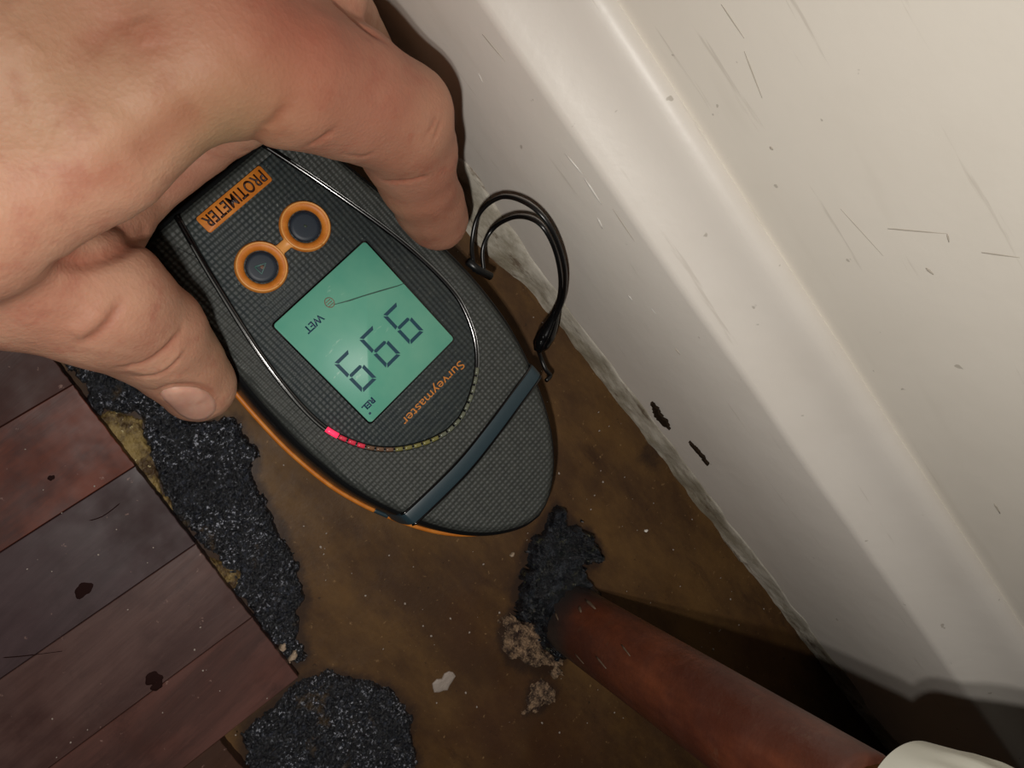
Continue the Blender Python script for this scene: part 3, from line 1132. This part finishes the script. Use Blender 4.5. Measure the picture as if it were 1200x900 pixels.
def dev_sdf(p):
    """signed distance to the meter, negative inside"""
    q = p @ inv_m[:3, :3].T.astype(np.float32) + inv_m[:3, 3].astype(np.float32)
    big = inset(OUT, -.0016)
    out = np.full(q.shape[:-1], .05, np.float32)
    near = (q[..., 2] < .036) & (np.abs(q[..., 0]) < .1) & (np.abs(q[..., 1]) < .055)
    qq = q[near]
    sd = -poly_sd(qq[:, 0], qq[:, 1], big)
    top = qq[:, 2] - .0308
    cor = sd + np.clip(qq[:, 2] - .024, 0, .01) * .35
    out[near] = np.maximum(cor, top)
    return out


def surface_nets(d, org, res):
    s = d < 0
    n = np.array(d.shape)
    c = np.zeros(n - 1, np.int8)
    for i in (0, 1):
        for j in (0, 1):
            for k in (0, 1):
                c += s[i:n[0] - 1 + i, j:n[1] - 1 + j, k:n[2] - 1 + k]
    act = (c > 0) & (c < 8)
    idx = np.argwhere(act)
    vid = -np.ones(act.shape, np.int64)
    vid[act] = np.arange(len(idx))
    acc = np.zeros((len(idx), 3))
    cnt = np.zeros(len(idx))
    offs = [(i, j, k) for i in (0, 1) for j in (0, 1) for k in (0, 1)]
    for a in offs:
        for ax in range(3):
            if a[ax]:
                continue
            b = list(a)
            b[ax] = 1
            da = d[idx[:, 0] + a[0], idx[:, 1] + a[1], idx[:, 2] + a[2]]
            db = d[idx[:, 0] + b[0], idx[:, 1] + b[1], idx[:, 2] + b[2]]
            m_ = (da < 0) != (db < 0)
            t = np.where(m_, da / np.where(m_, da - db, 1), 0)
            p = np.tile(np.array(a, float), (len(idx), 1))
            p[:, ax] = t
            acc[m_] += p[m_]
            cnt[m_] += 1
    V = (idx + acc / cnt[:, None]) * res + org
    quads = []
    for ax in range(3):
        o1, o2 = [x for x in range(3) if x != ax]
        sl = [slice(1, -1)] * 3
        sl[ax] = slice(0, -1)
        a = s[tuple(sl)]
        sl[ax] = slice(1, None)
        b = s[tuple(sl)]
        e = np.argwhere(a != b)
        fl = a[a != b]
        base = e.copy()
        for k in range(3):
            base[:, k] += 0 if k == ax else 1

        def at(d1, d2):
            q = base.copy()
            q[:, o1] += d1
            q[:, o2] += d2
            return vid[q[:, 0], q[:, 1], q[:, 2]]
        q = np.stack([at(-1, -1), at(0, -1), at(0, 0), at(-1, 0)], 1)
        flip = fl if ax != 1 else ~fl
        q[~flip] = q[~flip][:, ::-1]
        quads.append(q)
    return V, np.concatenate(quads)


res = .00125
lo, hi = np.array([-.215, -.04, .012]), np.array([.105, .235, .137])
ax_ = [np.arange(lo[i], hi[i], res) for i in range(3)]
D = np.empty([len(a) for a in ax_], np.float32)
for i in range(0, len(ax_[0]), 16):
    g = np.stack(np.meshgrid(ax_[0][i:i + 16], ax_[1], ax_[2], indexing='ij'), -1).astype(np.float32)
    dd = sdf(g)
    band = np.abs(dd) < .02
    dv = np.full(dd.shape, .05, np.float32)
    dv[band] = dev_sdf(g[band])
    dd = np.maximum(dd, -dv)
    D[i:i + 16] = dd
D[0], D[-1], D[:, 0], D[:, -1], D[:, :, 0], D[:, :, -1] = 1, 1, 1, 1, 1, 1
V, Q = surface_nets(D, lo, res)
me = bpy.data.meshes.new('hand')
me.from_pydata(V.tolist(), [], Q.tolist())
bm = bmesh.new()
bm.from_mesh(me)
bmesh.ops.recalc_face_normals(bm, faces=bm.faces)
for _ in range(7):
    bmesh.ops.smooth_vert(bm, verts=bm.verts, factor=.5, use_axis_x=True, use_axis_y=True, use_axis_z=True)
bm.to_mesh(me)
bm.free()
hand = bpy.data.objects.new('hand', me)
COL.objects.link(hand)
md = hand.modifiers.new('s', 'SUBSURF')
md.levels = md.render_levels = 1
bpy.context.view_layer.update()
me2 = bpy.data.meshes.new_from_object(hand.evaluated_get(bpy.context.evaluated_depsgraph_get()))
hand.modifiers.clear()
hand.data = me2
me2.name = 'hand'
bpy.data.meshes.remove(me)
nv = len(me2.vertices)
co = np.empty(nv * 3)
me2.vertices.foreach_get('co', co)
co = co.reshape(-1, 3)
no = np.empty(nv * 3)
me2.vertices.foreach_get('normal', no)
no = no.reshape(-1, 3)


def to_skin(px, py):
    """where the line of sight through a pixel first meets the skin"""
    d = unit(R @ np.array([px - 600, py - 450, F]))
    t, best = .08, (9, None)
    for _ in range(90):
        p = CAM + d * t
        s = float(sdf(p[None])[0])
        if s < best[0]:
            best = (s, p)
        if s < .00005:
            return p
        t += max(s * .7, .0002)
    return best[1]


def seg_dist(p, a, b):
    ba = b - a
    h = np.clip((p - a) @ ba / (ba @ ba), 0, 1)
    return np.linalg.norm(p - a - h[:, None] * ba, axis=1), h


CREASES = [  # pixel line, depth, width (mm); negative depth is a raised fold
    ([(62, 312), (100, 306), (140, 292), (170, 272)], 1.8, 2.0),
    ([(95, 402), (112, 392), (130, 372), (142, 350)], .7, 1.2),
    ([(84, 396), (104, 380), (120, 360)], -.7, 2.4),
    ([(140, 432), (168, 428), (192, 412), (212, 386)], .9, 1.0),
    ([(152, 436), (178, 436), (200, 424), (216, 402)], -.5, 1.4),
    ([(160, 443), (180, 443), (200, 432), (214, 414)], .7, .7),
    ([(182, 459), (198, 454), (214, 452), (232, 453), (247, 459), (256, 470)], .7, .8),
    ([(190, 448), (214, 444), (240, 450), (262, 466)], -.4, 1.5),
    ([(288, 180), (302, 164), (322, 142), (342, 116)], .6, 1.5),
    ([(360, 172), (376, 164), (392, 152)], .6, 1.2),
    ([(405, 180), (425, 184), (440, 178)], .35, .8),
    ([(450, 212), (470, 214), (490, 210), (500, 206)], .6, .9),
    ([(508, 165), (514, 152), (518, 140)], .35, .7),
    ([(500, 158), (508, 146), (511, 134)], .3, .7),
    ([(162, 22), (170, 40), (178, 58)], -.6, 2.2),
    ([(46, 100), (30, 70), (44, 44)], -.5, 2.5),
    ([(95, 62), (120, 40), (150, 20)], .4, 2.2),
    ([(20, 130), (60, 120), (100, 150)], -.5, 3.5),
    ([(60, 215), (105, 175), (150, 120)], -.7, 6.),
    ([(180, 160), (230, 110), (290, 60)], -.8, 6.),
    ([(150, 195), (200, 150), (240, 120)], .8, 4.),
    ([(386, -4), (404, 14), (424, 30), (452, 48)], .8, 1.2),
]
disp = np.zeros(nv)
creased = np.zeros(nv)
for pix, dep, wid in CREASES:
    pts = spline([to_skin(*p) for p in pix], 3)
    dmin = np.full(nv, 1.)
    fade = np.zeros(nv)
    near = (np.abs(co - pts.mean(0)).max(1) < .04)
    cn = co[near]
    dm, fm = np.full(len(cn), 1.), np.zeros(len(cn))
    for i in range(len(pts) - 1):
        if np.linalg.norm(pts[i + 1] - pts[i]) > .02:
            continue
        dd, h = seg_dist(cn, pts[i], pts[i + 1])
        tt = (i + h) / (len(pts) - 1)
        f_ = np.clip(np.sin(np.pi * np.clip(tt, .06, .94)) * 1.8, 0, 1)
        up_ = dd < dm
        dm = np.where(up_, dd, dm)
        fm = np.where(up_, f_, fm)
    g = np.exp(-(dm / (wid * .001)) ** 2) * fm
    disp[near] -= g * dep * .001
    if dep > .2:
        creased[near] = np.maximum(creased[near], g * min(1, dep))
# gentle unevenness of flesh, and fine skin lines
tx_ = fbm(co[:, 0] * 70 + co[:, 2] * 40, co[:, 1] * 70, 21, 3) - .5
disp += tx_ * .0011
disp += (fbm(co[:, 0] * 420 + co[:, 2] * 200, co[:, 1] * 300 + co[:, 0] * 160, 31, 3) - .5) * .00022
dvv = np.full(nv, .05, np.float32)
dvv = dev_sdf(co.astype(np.float32))
disp = np.where(dvv < .0012, 0, disp)
co2 = co + no * disp[:, None]
me2.vertices.foreach_set('co', co2.ravel())
me2.update()
# redness of the skin: knuckles, fingertips, creases
red = .25 * creased
for (px, py, z, r, s) in ((300, 8, .115, .022, .45), (470, 125, .085, .030, .34), (400, 130, .09, .026, .25), (500, 225, .055, .020, .5), (510, 265, .035, .012, .45), (171, 42, .118, .0042, .8),
                          (128, 205, .11, .005, .35), (235, 215, .05, .014, .5), (150, 300, .06, .016, .35), (60, 360, .085, .02, .3), (190, 390, .05, .016, .5), (230, 465, .037, .012, .15),
                          (350, 60, .11, .02, .3), (90, 20, .118, .012, .3), (40, 150, .118, .02, .12)):
    c = P(px, py, z)
    red = red + s * np.exp(-((np.linalg.norm(co - c, axis=1)) / r) ** 2)
ye = np.zeros(nv)
for (px, py, z, r, s) in ((255, 160, .10, .010, .6), (330, 120, .10, .012, .25), (262, 120, .11, .014, .35), (240, 400, .045, .010, .4), (480, 150, .08, .010, .2), (20, 60, .11, .014, .5), (140, 100, .115, .016, .25)):
    ye = ye + s * np.exp(-((np.linalg.norm(co - P(px, py, z), axis=1)) / r) ** 2)
at_ = me2.color_attributes.new('skin_tone', 'FLOAT_COLOR', 'POINT')
buf = np.ones((nv, 4), np.float32)
buf[:, 0], buf[:, 1], buf[:, 2] = np.clip(red, 0, 1), np.clip(ye, 0, 1), np.clip(creased, 0, 1)
at_.data.foreach_set('color', buf.ravel())
me2.shade_smooth()

m = Mat('skin', rough=.56, spec=.25)
va = m.n.new('ShaderNodeVertexColor')
va.layer_name = 'skin_tone'
sc = m.n.new('ShaderNodeSeparateColor')
m.link(va.outputs[0], sc.inputs[0])
c1 = m.mix(m.ramp(m.noise(48, 5, .6), .36, .68), srgb(192, 152, 126), srgb(182, 136, 112))
c1 = m.mix(m.ramp(m.noise(130, 4, .65, m.coord(loc=(3, 0, 0))), .5, .72, 0, .55), c1, srgb(166, 108, 90))
c1 = m.mix(m.ramp(m.noise(22, 3, .5, m.coord(loc=(0, 5, 0))), .55, .75, 0, .4), c1, srgb(178, 148, 112))
c1 = m.mix(m.math('MULTIPLY', sc.outputs[0], .95), c1, srgb(150, 78, 62))
c1 = m.mix(m.math('MULTIPLY', sc.outputs[1], .8), c1, srgb(146, 118, 86))
c1 = m.mix(m.math('MULTIPLY', sc.outputs[2], .45), c1, srgb(140, 78, 58))
m.color(c1)
v3 = m.voro(1100)
hgt = m.math('ADD', m.math('MULTIPLY', v3.outputs[0], .5), m.math('MULTIPLY', m.noise(700, 5, .7, m.coord((1, .5, 1), .6)), .8))
hgt = m.math('ADD', hgt, m.math('MULTIPLY', m.noise(160, 4, .6), 1.1))
m.bump(hgt, .00024, .6)
m.b.inputs['Subsurface Weight'].default_value = .25
m.b.inputs['Subsurface Radius'].default_value = (1., .35, .2)
m.b.inputs['Subsurface Scale'].default_value = .0022
me2.materials.clear()
me2.materials.append(m.m)
tag(hand, "person's left hand gripping the meter's upper end, thumb and index finger on its sides", 'hand')

# thumb nail, a thin curved plate seated in the skin
NP = [(187, 462), (199, 456), (214, 454), (231, 455), (245, 461), (253, 470), (254, 480), (246, 489), (235, 493), (224, 492), (211, 486), (198, 474)]
cen = np.mean(NP, 0)
rings = [.02, .25, .5, .75, .93, 1.0]
Vt, Fc = [], []
for ri, s in enumerate(rings):
    q = spline(NP, 2, closed=True)
    for px, py in q:
        p = to_skin(cen[0] + (px - cen[0]) * s, cen[1] + (py - cen[1]) * s)
        e = 1e-4
        gdn = np.array([float(sdf((p + dv_)[None])[0] - sdf((p - dv_)[None])[0]) for dv_ in np.eye(3) * e * 3])
        off = [.0009, .0009, .00085, .0007, .0004, -.0003][ri]
        Vt.append(p + unit(gdn) * off)
nq = len(q)
for i in range(len(rings) - 1):
    for k in range(nq):
        a, b = i * nq + k, i * nq + (k + 1) % nq
        Fc.append((a, b, b + nq, a + nq))
Fc.append(tuple(range(nq)))
m = Mat('nail', rough=.36, spec=.4)
m.color(m.mix(m.ramp(m.noise(120, 3), .4, .65), srgb(204, 160, 140), srgb(190, 142, 124)))
m.b.inputs['Subsurface Weight'].default_value = .3
m.b.inputs['Subsurface Scale'].default_value = .001
nl = obj('thumbnail', Vt, Fc, m, hand)
nl['label'] = 'short pale pink thumbnail'
